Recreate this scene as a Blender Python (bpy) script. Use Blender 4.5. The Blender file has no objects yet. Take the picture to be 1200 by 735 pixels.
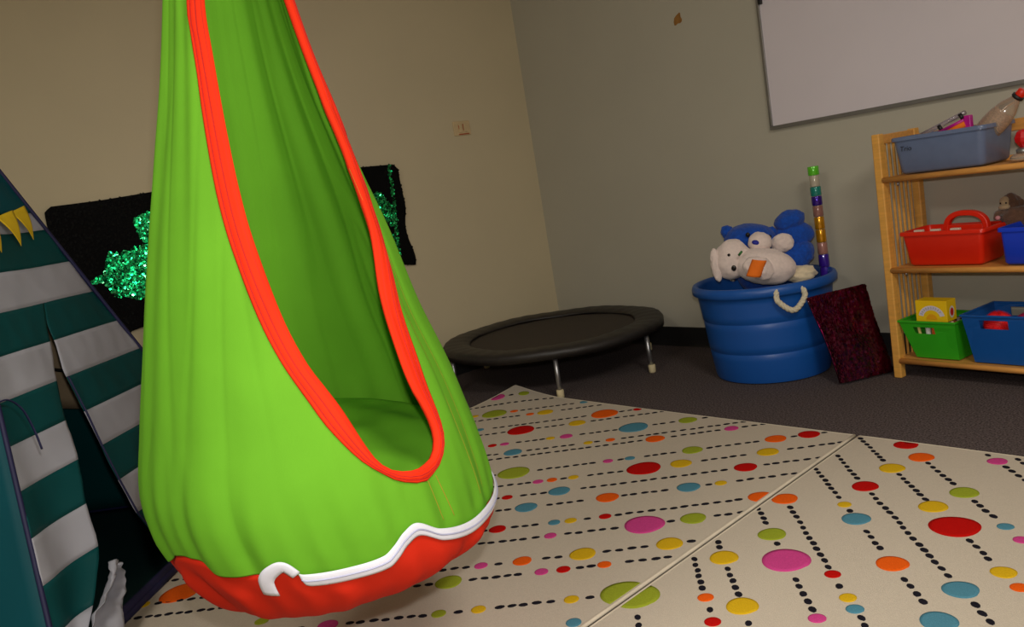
import bpy, bmesh, math, random
from mathutils import Vector, Matrix, noise
C = bpy.context.scene.collection
SC = bpy.context.scene
random.seed(7)
PI = math.pi

# ------------------------------------------------------------ camera
cam_d = bpy.data.cameras.new('camera'); cam = bpy.data.objects.new('camera', cam_d); C.objects.link(cam)
F_PX = 969.7
YAW, PITCH, ROLL = -.8925, .14724, -.16433
fwd = Vector((math.sin(YAW)*math.cos(PITCH), math.cos(YAW)*math.cos(PITCH), -math.sin(PITCH)))
r0 = Vector((math.cos(YAW), -math.sin(YAW), 0)); u0 = r0.cross(fwd)
rv = math.cos(ROLL)*r0 + math.sin(ROLL)*u0
uv = -math.sin(ROLL)*r0 + math.cos(ROLL)*u0
M = Matrix((rv, uv, -fwd)).transposed().to_4x4(); M.translation = (0, 0, .92)
cam.matrix_world = M
cam_d.sensor_width = 36; cam_d.sensor_fit = 'HORIZONTAL'; cam_d.lens = F_PX/1200*36
cam_d.clip_start = .05; cam_d.clip_end = 50
SC.camera = cam

# ------------------------------------------------------------ light
w = bpy.data.worlds.new('world'); SC.world = w; w.use_nodes = True
w.node_tree.nodes['Background'].inputs[0].default_value = (.9, .85, .75, 1)
w.node_tree.nodes['Background'].inputs[1].default_value = .02
def area(name, loc, target, size, power, color, size_y=None):
    l = bpy.data.lights.new(name, 'AREA'); l.energy = power; l.color = color
    l.size = size
    if size_y: l.shape = 'RECTANGLE'; l.size_y = size_y
    o = bpy.data.objects.new(name, l); C.objects.link(o); o.location = loc
    o.rotation_euler = (Vector(target)-Vector(loc)).to_track_quat('-Z', 'Y').to_euler()
    return o
area('ceiling_panel_light', (.9, .6, 2.56), (.9, .6, 0), 1.2, 58, (1, .93, .83), .6)
area('ceiling_panel_light', (-1.0, -1.2, 2.56), (-1.0, -1.2, 0), 1.2, 34, (1, .93, .83), .6)
fl = bpy.data.lights.new('camera_flash', 'SPOT'); fl.energy = 60; fl.color = (1, .97, .95); fl.shadow_soft_size = .02
fl.spot_size = math.radians(92); fl.spot_blend = .8
flo = bpy.data.objects.new('camera_flash', fl); C.objects.link(flo)
flo.location = Vector((0, 0, .92)) + uv*.10 + fwd*.02
flo.rotation_euler = (fwd + rv*.10 - uv*.02).to_track_quat('-Z', 'Y').to_euler()
SC.view_settings.view_transform = 'Standard'; SC.view_settings.look = 'None'
SC.view_settings.gamma = 1; SC.view_settings.use_curve_mapping = False
SC.view_settings.exposure = 0.0

# ------------------------------------------------------------ materials
def hx(r, g, b):
    f = lambda c: (c/255)/12.92 if c/255 <= .04045 else ((c/255+.055)/1.055)**2.4
    return (f(r), f(g), f(b), 1)
def mat(name, col, rough=.6, metal=0, var=.08, scale=20, bump=0, bscale=200, sheen=0, trans=0, coat=0, spec=.5, alpha=1, stretch=None, emis=None):
    m = bpy.data.materials.new(name); m.use_nodes = True
    nt = m.node_tree; b = nt.nodes['Principled BSDF']
    tc = nt.nodes.new('ShaderNodeTexCoord')
    src = tc.outputs['Object']
    if stretch:
        mp = nt.nodes.new('ShaderNodeMapping'); mp.inputs['Scale'].default_value = stretch
        nt.links.new(src, mp.inputs[0]); src = mp.outputs[0]
    n = nt.nodes.new('ShaderNodeTexNoise'); n.inputs['Scale'].default_value = scale; n.inputs['Detail'].default_value = 4
    nt.links.new(src, n.inputs['Vector'])
    mx = nt.nodes.new('ShaderNodeMix'); mx.data_type = 'RGBA'
    mx.inputs[6].default_value = tuple(c*(1-var) for c in col[:3])+(1,)
    mx.inputs[7].default_value = tuple(min(1, c*(1+var)) for c in col[:3])+(1,)
    rp = nt.nodes.new('ShaderNodeMapRange'); rp.inputs[1].default_value = .3; rp.inputs[2].default_value = .7
    nt.links.new(n.outputs[0], rp.inputs[0]); nt.links.new(rp.outputs[0], mx.inputs[0]); nt.links.new(mx.outputs[2], b.inputs['Base Color'])
    b.inputs['Roughness'].default_value = rough; b.inputs['Metallic'].default_value = metal
    b.inputs['Sheen Weight'].default_value = sheen; b.inputs['Transmission Weight'].default_value = trans
    b.inputs['Coat Weight'].default_value = coat; b.inputs['Specular IOR Level'].default_value = spec; b.inputs['Alpha'].default_value = alpha
    if bump:
        n2 = nt.nodes.new('ShaderNodeTexNoise'); n2.inputs['Scale'].default_value = bscale; n2.inputs['Detail'].default_value = 3
        nt.links.new(tc.outputs['Object'], n2.inputs['Vector'])
        bp = nt.nodes.new('ShaderNodeBump'); bp.inputs['Strength'].default_value = bump; bp.inputs['Distance'].default_value = .002
        nt.links.new(n2.outputs[0], bp.inputs['Height']); nt.links.new(bp.outputs[0], b.inputs['Normal'])
    return m
def cloth_mat(name, col, trans=.35, var=.05, rough=.85, bump=.15):
    m = mat(name, col, rough, var=var, scale=8, bump=bump, bscale=900, spec=.2)
    nt = m.node_tree; b = nt.nodes['Principled BSDF']; out = nt.nodes['Material Output']
    tr = nt.nodes.new('ShaderNodeBsdfTranslucent'); tr.inputs[0].default_value = col
    ms = nt.nodes.new('ShaderNodeMixShader'); ms.inputs[0].default_value = trans
    nt.links.new(b.outputs[0], ms.inputs[1]); nt.links.new(tr.outputs[0], ms.inputs[2]); nt.links.new(ms.outputs[0], out.inputs[0])
    return m
m_wall_l = mat('painted_wall_cream', hx(208, 194, 161), .75, var=.02, scale=3, bump=.12, bscale=160)
m_wall_b = mat('painted_wall_grey_shaded', hx(185, 180, 163), .75, var=.02, scale=3, bump=.12, bscale=160)  # darker than the left wall: shade from grazing light put into the colour
m_ceil = mat('ceiling_paint', hx(225, 220, 208), .9)
def carpet_mat():
    m = mat('charcoal_carpet', hx(62, 54, 51), .95, var=.1, scale=600, bump=.9, bscale=420, spec=.1)
    nt = m.node_tree; n = [x for x in nt.nodes if x.type == 'TEX_NOISE'][0]
    mr = [x for x in nt.nodes if x.type == 'MAP_RANGE'][0]
    n.inputs['Scale'].default_value = 170; mx = [x for x in nt.nodes if x.type == 'MIX'][0]
    mx.inputs[6].default_value = hx(44, 37, 38); mx.inputs[7].default_value = hx(118, 106, 104)
    return m
m_carpet = carpet_mat()
m_base = mat('black_vinyl_baseboard', hx(28, 27, 27), .45, bump=.2, bscale=60)
m_green = cloth_mat('lime_cotton', (.148, .43, .020, 1), .12)
m_red = cloth_mat('orange_red_cotton', (.60, .020, .004, 1), .08)
m_trim = cloth_mat('orange_red_binding', (.84, .032, .005, 1), .05)
m_zip = mat('white_zip_tape', hx(225, 225, 235), .6, bump=.3, bscale=900)
m_rope = mat('cream_rope', hx(214, 204, 178), .9, var=.12, scale=90, bump=.5, bscale=500)
m_rug = mat('cream_rug_pile', hx(203, 191, 173), .98, var=.05, scale=260, bump=.8, bscale=650, spec=.05)
SP = {'r': mat('red_pile', hx(190, 18, 14), .95, var=.12, scale=400, bump=.8, bscale=600, spec=.05),
      'o': mat('orange_pile', hx(235, 96, 22), .95, var=.10, scale=400, bump=.8, bscale=600, spec=.05),
      'y': mat('yellow_pile', hx(215, 174, 30), .95, var=.10, scale=400, bump=.8, bscale=600, spec=.05),
      'g': mat('olive_green_pile', hx(152, 164, 46), .95, var=.12, scale=400, bump=.8, bscale=600, spec=.05),
      'b': mat('dusty_blue_pile', hx(80, 136, 156), .95, var=.10, scale=400, bump=.8, bscale=600, spec=.05),
      'p': mat('pink_pile', hx(205, 70, 138), .95, var=.12, scale=400, bump=.8, bscale=600, spec=.05)}
m_black_pile = mat('black_pile', hx(32, 30, 38), .95, var=.1, bump=.8, bscale=600, spec=.05)
m_bind = mat('rug_binding', hx(212, 200, 178), .8, bump=.4, bscale=500)
m_steel = mat('zinc_steel', hx(170, 170, 172), .35, metal=.9)
m_alu = mat('brushed_aluminium', hx(150, 148, 146), .38, metal=.75)
m_wb = mat('whiteboard_enamel', hx(224, 216, 222), .30, var=.015, scale=4)
m_blackpl = mat('black_plastic', hx(24, 23, 24), .5)
m_pad = mat('black_vinyl_pad', hx(40, 36, 33), .5, var=.1, bump=.5, bscale=90)
m_mat = mat('black_jumping_mat', hx(52, 43, 36), .7, var=.05, bump=.3, bscale=700)
m_foot = mat('beige_rubber_foot', hx(205, 190, 150), .7)
m_blue = mat('blue_tub_plastic', hx(24, 86, 168), .38, var=.05, scale=6, bump=.06, bscale=80)
m_wood = mat('honey_pine', hx(226, 166, 78), .45, var=.10, scale=14, stretch=(1, 1, 8), bump=.05)
m_woodx = mat('honey_pine_board', hx(222, 156, 78), .45, var=.12, scale=14, stretch=(1, 8, 8), bump=.05)
m_tubred = mat('red_plastic', hx(225, 38, 14), .3, var=.03)
m_tubblue = mat('royal_blue_plastic', hx(22, 62, 205), .35, var=.03)
m_bgreen = mat('green_plastic', hx(50, 170, 28), .4, var=.03)
m_bblue = mat('cobalt_basket_plastic', hx(10, 82, 158), .4, var=.03)
m_binclear = mat('smoky_blue_plastic', hx(110, 125, 158), .25, var=.05, alpha=.88)
m_tealt = cloth_mat('tent_green_nylon', hx(12, 82, 84), .18, rough=.5, bump=.05)
m_tealp = cloth_mat('tent_teal_nylon', hx(8, 84, 96), .18, rough=.5, bump=.05)
m_tealw = cloth_mat('tent_white_nylon', hx(192, 193, 204), .2, rough=.5, bump=.05)
m_navy = mat('navy_piping', hx(26, 26, 72), .6)
m_yel = mat('yellow_pennant', hx(226, 190, 24), .7)
m_floorsheet = mat('dark_teal_groundsheet', hx(8, 48, 48), .6)
m_mesh = mat('beige_mesh', hx(190, 165, 130), .8)
m_clothblk = mat('black_sequin_cloth', hx(9, 8, 9), .8, var=.3, scale=400, bump=.9, bscale=500, spec=.15)
m_seqg = mat('green_sequin', hx(28, 205, 120), .20, metal=1, var=.6, scale=45, coat=1)
m_seqk = mat('black_sequin', hx(7, 7, 7), .6, var=.3, scale=45, spec=.12)
m_seqm = mat('magenta_sequin', hx(105, 6, 55), .25, metal=1, var=.75, scale=14, stretch=(5, 5, 1), coat=.7)
m_magcloth = mat('maroon_cloth', hx(70, 8, 32), .55, var=.3, scale=200, bump=.7, bscale=500)
m_plblue = mat('blue_plush', hx(6, 72, 172), .95, var=.2, scale=90, bump=.9, bscale=350, sheen=.15)
m_plwhite = mat('white_plush', hx(232, 214, 206), .95, var=.06, scale=90, bump=.8, bscale=350, sheen=.4)
m_plcream = mat('cream_plush', hx(232, 214, 180), .95, var=.06, scale=90, bump=.8, bscale=350, sheen=.4)
m_plbrown = mat('brown_plush', hx(92, 62, 44), .95, var=.2, scale=90, bump=.9, bscale=350, sheen=.4)
m_pltan = mat('tan_plush', hx(170, 145, 112), .95, var=.1, scale=90, bump=.9, bscale=350, sheen=.3)
m_orange = mat('orange_felt', hx(245, 120, 20), .85)
m_eye = mat('glossy_black_eye', hx(10, 10, 12), .1)

# ------------------------------------------------------------ mesh helpers
class MB:
    def __init__(s): s.v = []; s.f = []; s.mi = []; s.cur = 0
    def add(s, vs, fs):
        o = len(s.v); s.v += [tuple(v) for v in vs]; s.f += [tuple(i+o for i in f) for f in fs]; s.mi += [s.cur]*len(fs); return s
    def box(s, lo, hi, fr=None, bev=0):
        x0, y0, z0 = lo; x1, y1, z1 = hi
        vs = [(x0,y0,z0),(x1,y0,z0),(x1,y1,z0),(x0,y1,z0),(x0,y0,z1),(x1,y0,z1),(x1,y1,z1),(x0,y1,z1)]
        if fr: vs = [fr(*v) for v in vs]
        return s.add(vs, [(0,3,2,1),(4,5,6,7),(0,1,5,4),(1,2,6,5),(2,3,7,6),(3,0,4,7)])
    def tube(s, pts, rad, seg=12, cap=True, closed=False, flat=None):
        pts = [Vector(p) for p in pts]; n = len(pts); vs = []; fs = []
        rads = rad if isinstance(rad, (list, tuple)) else [rad]*n
        prev = None
        for i, p in enumerate(pts):
            if closed: t = (pts[(i+1) % n]-pts[i-1]).normalized()
            else: t = (pts[min(i+1, n-1)]-pts[max(i-1, 0)]).normalized()
            if prev is None:
                a = Vector((0, 0, 1)) if abs(t.z) < .9 else Vector((1, 0, 0))
                b = t.cross(a).normalized()
            else: b = (prev - t*prev.dot(t)).normalized()
            prev = b; c = t.cross(b)
            for k in range(seg):
                an = 2*PI*k/seg; vs.append(p + rads[i]*(math.cos(an)*b + math.sin(an)*c*(flat or 1)))
        m = n if closed else n-1
        for i in range(m):
            for k in range(seg):
                j = (i+1) % n; fs.append((i*seg+k, i*seg+(k+1) % seg, j*seg+(k+1) % seg, j*seg+k))
        if cap and not closed:
            fs.append(tuple(range(seg))[::-1]); fs.append(tuple((n-1)*seg+k for k in range(seg)))
        return s.add(vs, fs)
    def lathe(s, prof, cen, seg=48, closed=False, fr=None):
        vs = []; n = len(prof)
        for r, z in prof:
            for k in range(seg):
                a = 2*PI*k/seg; v = (cen[0]+r*math.cos(a), cen[1]+r*math.sin(a), cen[2]+z); vs.append(fr(v) if fr else v)
        fs = [(i*seg+k, i*seg+(k+1) % seg, (i+1)*seg+(k+1) % seg, (i+1)*seg+k) for i in range(n-1) for k in range(seg)]
        if not closed:
            if prof[0][0] > 1e-5: fs.append(tuple(range(seg))[::-1])
            if prof[-1][0] > 1e-5: fs.append(tuple((n-1)*seg+k for k in range(seg)))
        else: fs += [((n-1)*seg+k, (n-1)*seg+(k+1) % seg, (k+1) % seg, k) for k in range(seg)]
        return s.add(vs, fs)
    def grid(s, fn, nu, nv, wrapu=False):
        vs = [fn(i/nu, j/nv) for j in range(nv+1) for i in range(nu + (0 if wrapu else 1))]
        w_ = nu if wrapu else nu+1
        fs = [(j*w_+i, j*w_+(i+1) % w_, (j+1)*w_+(i+1) % w_, (j+1)*w_+i) for j in range(nv) for i in range(nu)]
        return s.add(vs, fs)
    def ball(s, c, r, sub=3, rot=None, fuzz=0, seed=0):
        bm = bmesh.new(); bmesh.ops.create_icosphere(bm, subdivisions=sub, radius=1)
        r = r if isinstance(r, (tuple, list)) else (r, r, r); vs = []
        for v in bm.verts:
            p = v.co.copy(); q = Vector((p.x*r[0], p.y*r[1], p.z*r[2]))
            if rot: q = rot @ q
            if fuzz: q += q.normalized()*fuzz*(noise.noise((p+Vector((seed, 0, 0)))*2.2)*2.2 + noise.noise(p*9+Vector((0, seed, 0))))
            vs.append(q+Vector(c))
        fs = [tuple(v.index for v in f.verts) for f in bm.faces]; bm.free()
        return s.add(vs, fs)
    def build(s, name, m, parent=None, smooth=True, angle=None, bevel=0, solid=0, subd=0, origin=None):
        me = bpy.data.meshes.new(name)
        o3 = Vector(origin) if origin else Vector((0, 0, 0))
        me.from_pydata([tuple(Vector(v)-o3) for v in s.v], [], s.f)
        ms = m if isinstance(m, list) else [m]
        for q in ms: me.materials.append(q)
        me.polygons.foreach_set('material_index', s.mi)
        bm = bmesh.new(); bm.from_mesh(me)
        if len(bm.faces) < 60000: bmesh.ops.recalc_face_normals(bm, faces=bm.faces)
        bm.to_mesh(me); bm.free()
        me.polygons.foreach_set('use_smooth', [smooth]*len(me.polygons))
        if smooth and angle is not None: me.set_sharp_from_angle(angle=math.radians(angle))
        me.update()
        o = bpy.data.objects.new(name, me); C.objects.link(o)
        if origin: o.location = o3
        if parent:
            o.parent = parent; q = parent; wp = Vector((0, 0, 0))
            while q: wp += q.location; q = q.parent
            o.location = o3 - wp
        if solid: q = o.modifiers.new('solidify', 'SOLIDIFY'); q.thickness = solid; q.offset = 0
        if bevel: q = o.modifiers.new('bevel', 'BEVEL'); q.width = bevel; q.segments = 2; q.limit_method = 'ANGLE'
        if subd: q = o.modifiers.new('subd', 'SUBSURF'); q.levels = subd; q.render_levels = subd
        return o
def tag(o, label=None, cat=None, group=None, kind=None):
    if label: o['label'] = label
    if cat: o['category'] = cat
    if group: o['group'] = group
    if kind: o['kind'] = kind
    return o
def thing(name, loc, label, cat, group=None):
    o = bpy.data.objects.new(name, None); C.objects.link(o); o.location = loc; o.empty_display_size = .05
    return tag(o, label, cat, group)
def struct(o): o['kind'] = 'structure'; return o
def lerp(a, b, t): return a+(b-a)*t
def interp(x, xs, ys):
    if x <= xs[0]: return ys[0]
    for i in range(1, len(xs)):
        if x <= xs[i]: return lerp(ys[i-1], ys[i], (x-xs[i-1])/(xs[i]-xs[i-1]))
    return ys[-1]
def sinterp(x, xs, ys):     # smooth (Catmull-Rom style) interpolation
    if x <= xs[0]: return ys[0]
    if x >= xs[-1]: return ys[-1]
    i = max(k for k in range(len(xs)-1) if xs[k] <= x)
    h = xs[i+1]-xs[i]; t = (x-xs[i])/h
    sl = lambda k: (ys[min(k+1, len(xs)-1)]-ys[max(k-1, 0)])/(xs[min(k+1, len(xs)-1)]-xs[max(k-1, 0)])
    m0, m1 = sl(i)*h, sl(i+1)*h
    return (2*t**3-3*t*t+1)*ys[i]+(t**3-2*t*t+t)*m0+(-2*t**3+3*t*t)*ys[i+1]+(t**3-t*t)*m1
def spline(pts, n):         # Catmull-Rom through points, resampled by arc length
    P = [Vector(p) for p in pts]; out = []
    for i in range(len(P)-1):
        a, b, c, d = P[max(i-1, 0)], P[i], P[i+1], P[min(i+2, len(P)-1)]
        for k in range(16):
            t = k/16; out.append(.5*((2*b)+(c-a)*t+(2*a-5*b+4*c-d)*t*t+(3*b-a-3*c+d)*t**3))
    out.append(P[-1]); L = [0]
    for i in range(1, len(out)): L.append(L[-1]+(out[i]-out[i-1]).length)
    res = []; j = 0
    for k in range(n):
        s = L[-1]*k/(n-1)
        while j < len(L)-2 and L[j+1] < s: j += 1
        t = (s-L[j])/max(1e-9, L[j+1]-L[j]); res.append(out[j].lerp(out[j+1], min(1, t)))
    return res
def in_poly(x, y, poly):
    c = False; j = len(poly)-1
    for i in range(len(poly)):
        xi, yi = poly[i]; xj, yj = poly[j]
        if (yi > y) != (yj > y) and x < (xj-xi)*(y-yi)/(yj-yi)+xi: c = not c
        j = i
    return c

# ------------------------------------------------------------ room
XL, YB, XR, YF, ZC = -3.584, 3.242, 2.3, -2.6, 2.6
struct(MB().box((XL-.1, YF-.1, -.1), (XR+.1, YB+.1, 0)).build('floor', m_carpet, smooth=False))
struct(MB().box((XL-.1, YF-.1, ZC), (XR+.1, YB+.1, ZC+.1)).build('ceiling', m_ceil, smooth=False))
struct(MB().box((XL-.1, YF-.1, 0), (XL, YB+.1, ZC)).build('wall_left', m_wall_l, smooth=False))
struct(MB().box((XL, YB, 0), (XR+.1, YB+.1, ZC)).build('wall_back', m_wall_b, smooth=False))
struct(MB().box((XR, YF-.1, 0), (XR+.1, YB, ZC)).build('wall_right', m_wall_b, smooth=False))
struct(MB().box((XL, YF-.1, 0), (XR, YF, ZC)).build('wall_front', m_wall_b, smooth=False))
def baseboard(name, a, b, n):       # coved vinyl strip extruded from a to b, n points into the room
    a = Vector(a); b = Vector(b); n = Vector(n)
    prof = [(0, 0), (.016, 0), (.011, .006), (.006, .016), (.004, .03), (.004, .095), (0, .098)]
    vs = [p+n*d+Vector((0, 0, z)) for p in (a, b) for d, z in prof]; k = len(prof)
    fs = [(i, (i+1) % k, k+(i+1) % k, k+i) for i in range(k)]+[tuple(range(k)), tuple(range(2*k-1, k-1, -1))]
    struct(MB().add(vs, fs).build(name, m_base, smooth=False))
baseboard('baseboard_back', (XL, YB, 0), (XR, YB, 0), (0, -1, 0))
baseboard('baseboard_left', (XL, YF, 0), (XL, YB, 0), (1, 0, 0))

# whiteboard on the back wall
wb = thing('whiteboard', (-2.045, YB, .985), 'large white dry-erase board with grey aluminium frame on the right-hand wall', 'whiteboard')
x0, x1, z0, z1 = -2.045, .35, .987, 2.18
MB().box((x0+.008, YB-.013, z0+.008), (x1-.008, YB-.001, z1-.008)).build('writing_surface', m_wb, wb, smooth=False)
for lo, hi in (((x0, YB-.02, z0), (x1, YB-.0005, z0+.016)), ((x0, YB-.02, z1-.016), (x1, YB-.0005, z1)),
               ((x0, YB-.02, z0+.016), (x0+.014, YB-.0005, z1-.016)), ((x1-.014, YB-.02, z0+.016), (x1, YB-.0005, z1-.016))):
    MB().box(lo, hi).build('frame_rail', m_alu, wb, smooth=False, bevel=.002)
tag(MB().box((x0+.016, YB-.03, 1.508), (x0+.030, YB-.013, 1.545)).build('corner_clip', m_blackpl, wb, smooth=False, bevel=.002), 'small black clip')

# torn brown patch of bare wall
pt = [(-.028, -.005), (-.022, .012), (-.008, .022), (.010, .030), (.014, .026), (.014, .008), (.020, -.002), (.018, -.012), (.008, -.018), (-.006, -.016), (-.018, -.022), (-.026, -.020)]
k = len(pt); c0 = (-2.463, 1.559)
vs = [(c0[0]+a, YB-.0012, c0[1]+b) for a, b in pt]+[(c0[0]+a, YB-.0002, c0[1]+b) for a, b in pt]
tag(MB().add(vs, [tuple(range(k))]+[(i, (i+1) % k, k+(i+1) % k, k+i) for i in range(k)]).build('torn_paint_patch', mat('bare_brown_board', hx(150, 105, 48), .9, var=.2, scale=60), smooth=False),
    'small torn brown patch in the paint left of the whiteboard', 'wall patch')

# light switch on the left wall
sw = thing('light_switch', (XL, 2.753, 1.235), 'small cream switch plate on the left-hand wall near the corner', 'switch')
m_plate = mat('cream_switch_plastic', hx(215, 190, 146), .4)
MB().box((XL, 2.698, 1.243), (XL+.008, 2.808, 1.318)).build('plate', m_plate, sw, smooth=False, bevel=.003)
for yy in (2.727, 2.762):
    MB().box((XL+.007, yy, 1.258), (XL+.013, yy+.022, 1.303)).build('rocker', m_plate, sw, smooth=False, bevel=.002)
m_redprint = mat('red_print', hx(170, 70, 40), .6)
pr = MB()
for yy, a, b in ((2.726, 1.276, 1.296), (2.7545, 1.268, 1.302)): pr.box((XL+.0131, yy, a), (XL+.0135, yy+.004, b))
pr.box((XL+.008, 2.725, 1.246), (XL+.0084, 2.795, 1.252))
tag(pr.build('printed_mark', m_redprint, sw, smooth=False), 'faint red printed marks')
SPOTS_L = [(1.615,-0.152,0.017,'b'),(1.714,-0.46,0.017,'g'),(1.714,-0.368,0.017,'y'),(1.714,-0.158,0.017,'y'),(1.714,-0.04,0.053,'g'),(1.714,-0.721,0.024,'p'),(1.769,-0.901,0.017,'g'),(1.862,-0.461,0.033,'g'),(1.862,-0.232,0.017,'p'),(1.862,-0.179,0.017,'r'),(1.862,-0.08,0.017,'o'),(1.932,-1.292,0.017,'y'),(1.932,-0.284,0.024,'o'),(1.932,-0.132,0.033,'y'),(1.932,-0.389,0.017,'p'),(1.932,0.082,0.033,'y'),(1.977,-1.213,0.053,'o'),(2.062,-0.46,0.033,'y'),(2.062,0.03,0.053,'p'),(2.062,-0.218,0.017,'p'),(2.062,0.157,0.033,'g'),(2.145,-0.21,0.017,'b'),(2.145,-0.07,0.017,'r'),(2.145,-0.368,0.024,'r'),(2.145,-0.165,0.017,'y'),(2.145,0.347,0.033,'o'),(2.277,-0.297,0.033,'b'),(2.277,0.172,0.033,'b'),(2.277,-0.06,0.033,'o'),(2.277,0.263,0.017,'y'),(2.373,-0.361,0.017,'r'),(2.373,-0.202,0.033,'b'),(2.373,0.351,0.033,'r'),(2.475,-0.16,0.017,'y'),(2.475,-0.272,0.017,'p'),(2.475,0.06,0.053,'r'),(2.475,-0.228,0.017,'o'),(2.475,0.174,0.033,'y'),(2.475,0.438,0.033,'y'),(2.583,-0.048,0.017,'p'),(2.583,-0.358,0.053,'g'),(2.583,0.023,0.017,'b'),(2.583,0.223,0.033,'g'),(2.583,0.486,0.033,'o'),(2.583,0.589,0.033,'r'),(2.745,0.118,0.033,'o'),(2.745,0.376,0.024,'p'),(2.797,-0.033,0.017,'o'),(2.797,-0.111,0.017,'y'),(2.797,-0.378,0.033,'b'),(2.904,-0.19,0.024,'p'),(2.904,0.055,0.053,'b'),(2.904,-0.248,0.017,'y'),(2.904,0.249,0.033,'g'),(2.904,-0.464,0.017,'r'),(2.904,-0.418,0.017,'p'),(3.052,-0.368,0.053,'r'),(3.052,-0.151,0.033,'y'),(3.128,0.084,0.017,'r'),(3.128,-0.044,0.053,'o'),(3.128,-0.538,0.017,'b'),(3.26,-0.345,0.017,'o'),(3.26,-0.282,0.033,'y'),(3.337,-0.124,0.017,'b'),(3.337,-0.417,0.017,'o'),(3.337,-0.501,0.053,'g'),(3.337,-0.585,0.017,'y'),(3.559,-0.389,0.024,'g'),(3.559,-0.507,0.033,'p')]
SPOTS_R = [(-0.017,-1.699,0.053,'g'),(0.129,-1.559,0.017,'r'),(0.129,-1.657,0.017,'o'),(0.196,-1.826,0.033,'y'),(0.196,-1.606,0.033,'y'),(0.325,-1.779,0.053,'p'),(0.325,-1.915,0.033,'g'),(0.325,-1.53,0.017,'p'),(0.402,-1.692,0.017,'r'),(0.402,-1.548,0.017,'b'),(0.402,-2.112,0.033,'o'),(0.402,-1.592,0.017,'y'),(0.53,-1.943,0.033,'b'),(0.53,-1.476,0.033,'b'),(0.53,-2.031,0.017,'y'),(0.53,-1.708,0.033,'o'),(0.612,-2.128,0.033,'r'),(0.612,-1.576,0.033,'b'),(0.715,-2.226,0.033,'y'),(0.715,-1.959,0.033,'y'),(0.715,-1.623,0.024,'y'),(0.715,-1.844,0.053,'r'),(0.715,-1.561,0.017,'o'),(0.812,-2.386,0.033,'r'),(0.812,-2.278,0.033,'o'),(0.812,-1.747,0.017,'p'),(0.812,-2.017,0.033,'g'),(0.812,-1.816,0.017,'b'),(0.97,-2.186,0.024,'p')]
ROWS_L= [1.714, 1.862, 1.932, 2.062, 2.145, 2.277, 2.373, 2.475, 2.583, 2.745, 2.797, 2.904, 3.052, 3.128, 3.26, 3.337, 3.465, 3.559]
ROWS_R= [-0.017, 0.129, 0.196, 0.325, 0.402, 0.53, 0.612, 0.715, 0.812, 0.97, 1.019]
# ------------------------------------------------------------ rugs
RT = .010
def seam_x(y): return -1.274 + (2.288-y)*.047
def rug_z(x, y):
    d = math.hypot(x+2.9, y-2.288)
    return .032*max(0, 1-d/.30)**1.6 + .0016*math.sin(x*3.1+y*2.3)+.0016
def rug(name, xa, xb, label):
    root = thing(name, ((xa(1)+xb(1))/2, 1.0, 0), label, 'rug', None)
    nx, ny = 80, 100; y0, y1 = -.1, 2.288
    b = MB()
    P = lambda u, v: (lerp(xa(lerp(y0, y1, v)), xb(lerp(y0, y1, v)), u), lerp(y0, y1, v))
    b.grid(lambda u, v: (*P(u, v), RT+rug_z(*P(u, v))), nx, ny)
    b.grid(lambda u, v: (*P(u, v), max(.0006, rug_z(*P(u, v)))), nx, ny)
    W = nx+1; N = (nx+1)*(ny+1)
    for i in range(nx): b.f += [(i, i+1, N+i+1, N+i), (ny*W+i, ny*W+i+1, N+ny*W+i+1, N+ny*W+i)]; b.mi += [0, 0]
    for j in range(ny): b.f += [(j*W, (j+1)*W, N+(j+1)*W, N+j*W), (j*W+nx, (j+1)*W+nx, N+(j+1)*W+nx, N+j*W+nx)]; b.mi += [0, 0]
    b.build('pile', m_rug, root, angle=50)
    # bound edge
    e = MB()
    def edge(p, q, rad=.0035):
        pts = [(lerp(p[0], q[0], t/40), lerp(p[1], q[1], t/40)) for t in range(41)]
        e.tube([(x, y, RT*.75+rug_z(x, y)) for x, y in pts], rad, 8)
    edge((xa(y1), y1), (xb(y1), y1)); edge((xa(y0), y0), (xa(y1), y1)); edge((xb(y0), y0), (xb(y1), y1), .0050)
    e.build('bound_edge', m_bind, root)
    return root
rugL = rug('dotted_rug', lambda y: -2.9, lambda y: seam_x(y)-.009, 'cream rug with coloured spots and black dashed rows under the swing')
rugR = rug('dotted_rug', lambda y: seam_x(y)+.007, lambda y: .35, 'cream rug with coloured spots in front of the shelf')
order = ['r', 'o', 'y', 'g', 'b', 'p']
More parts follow.
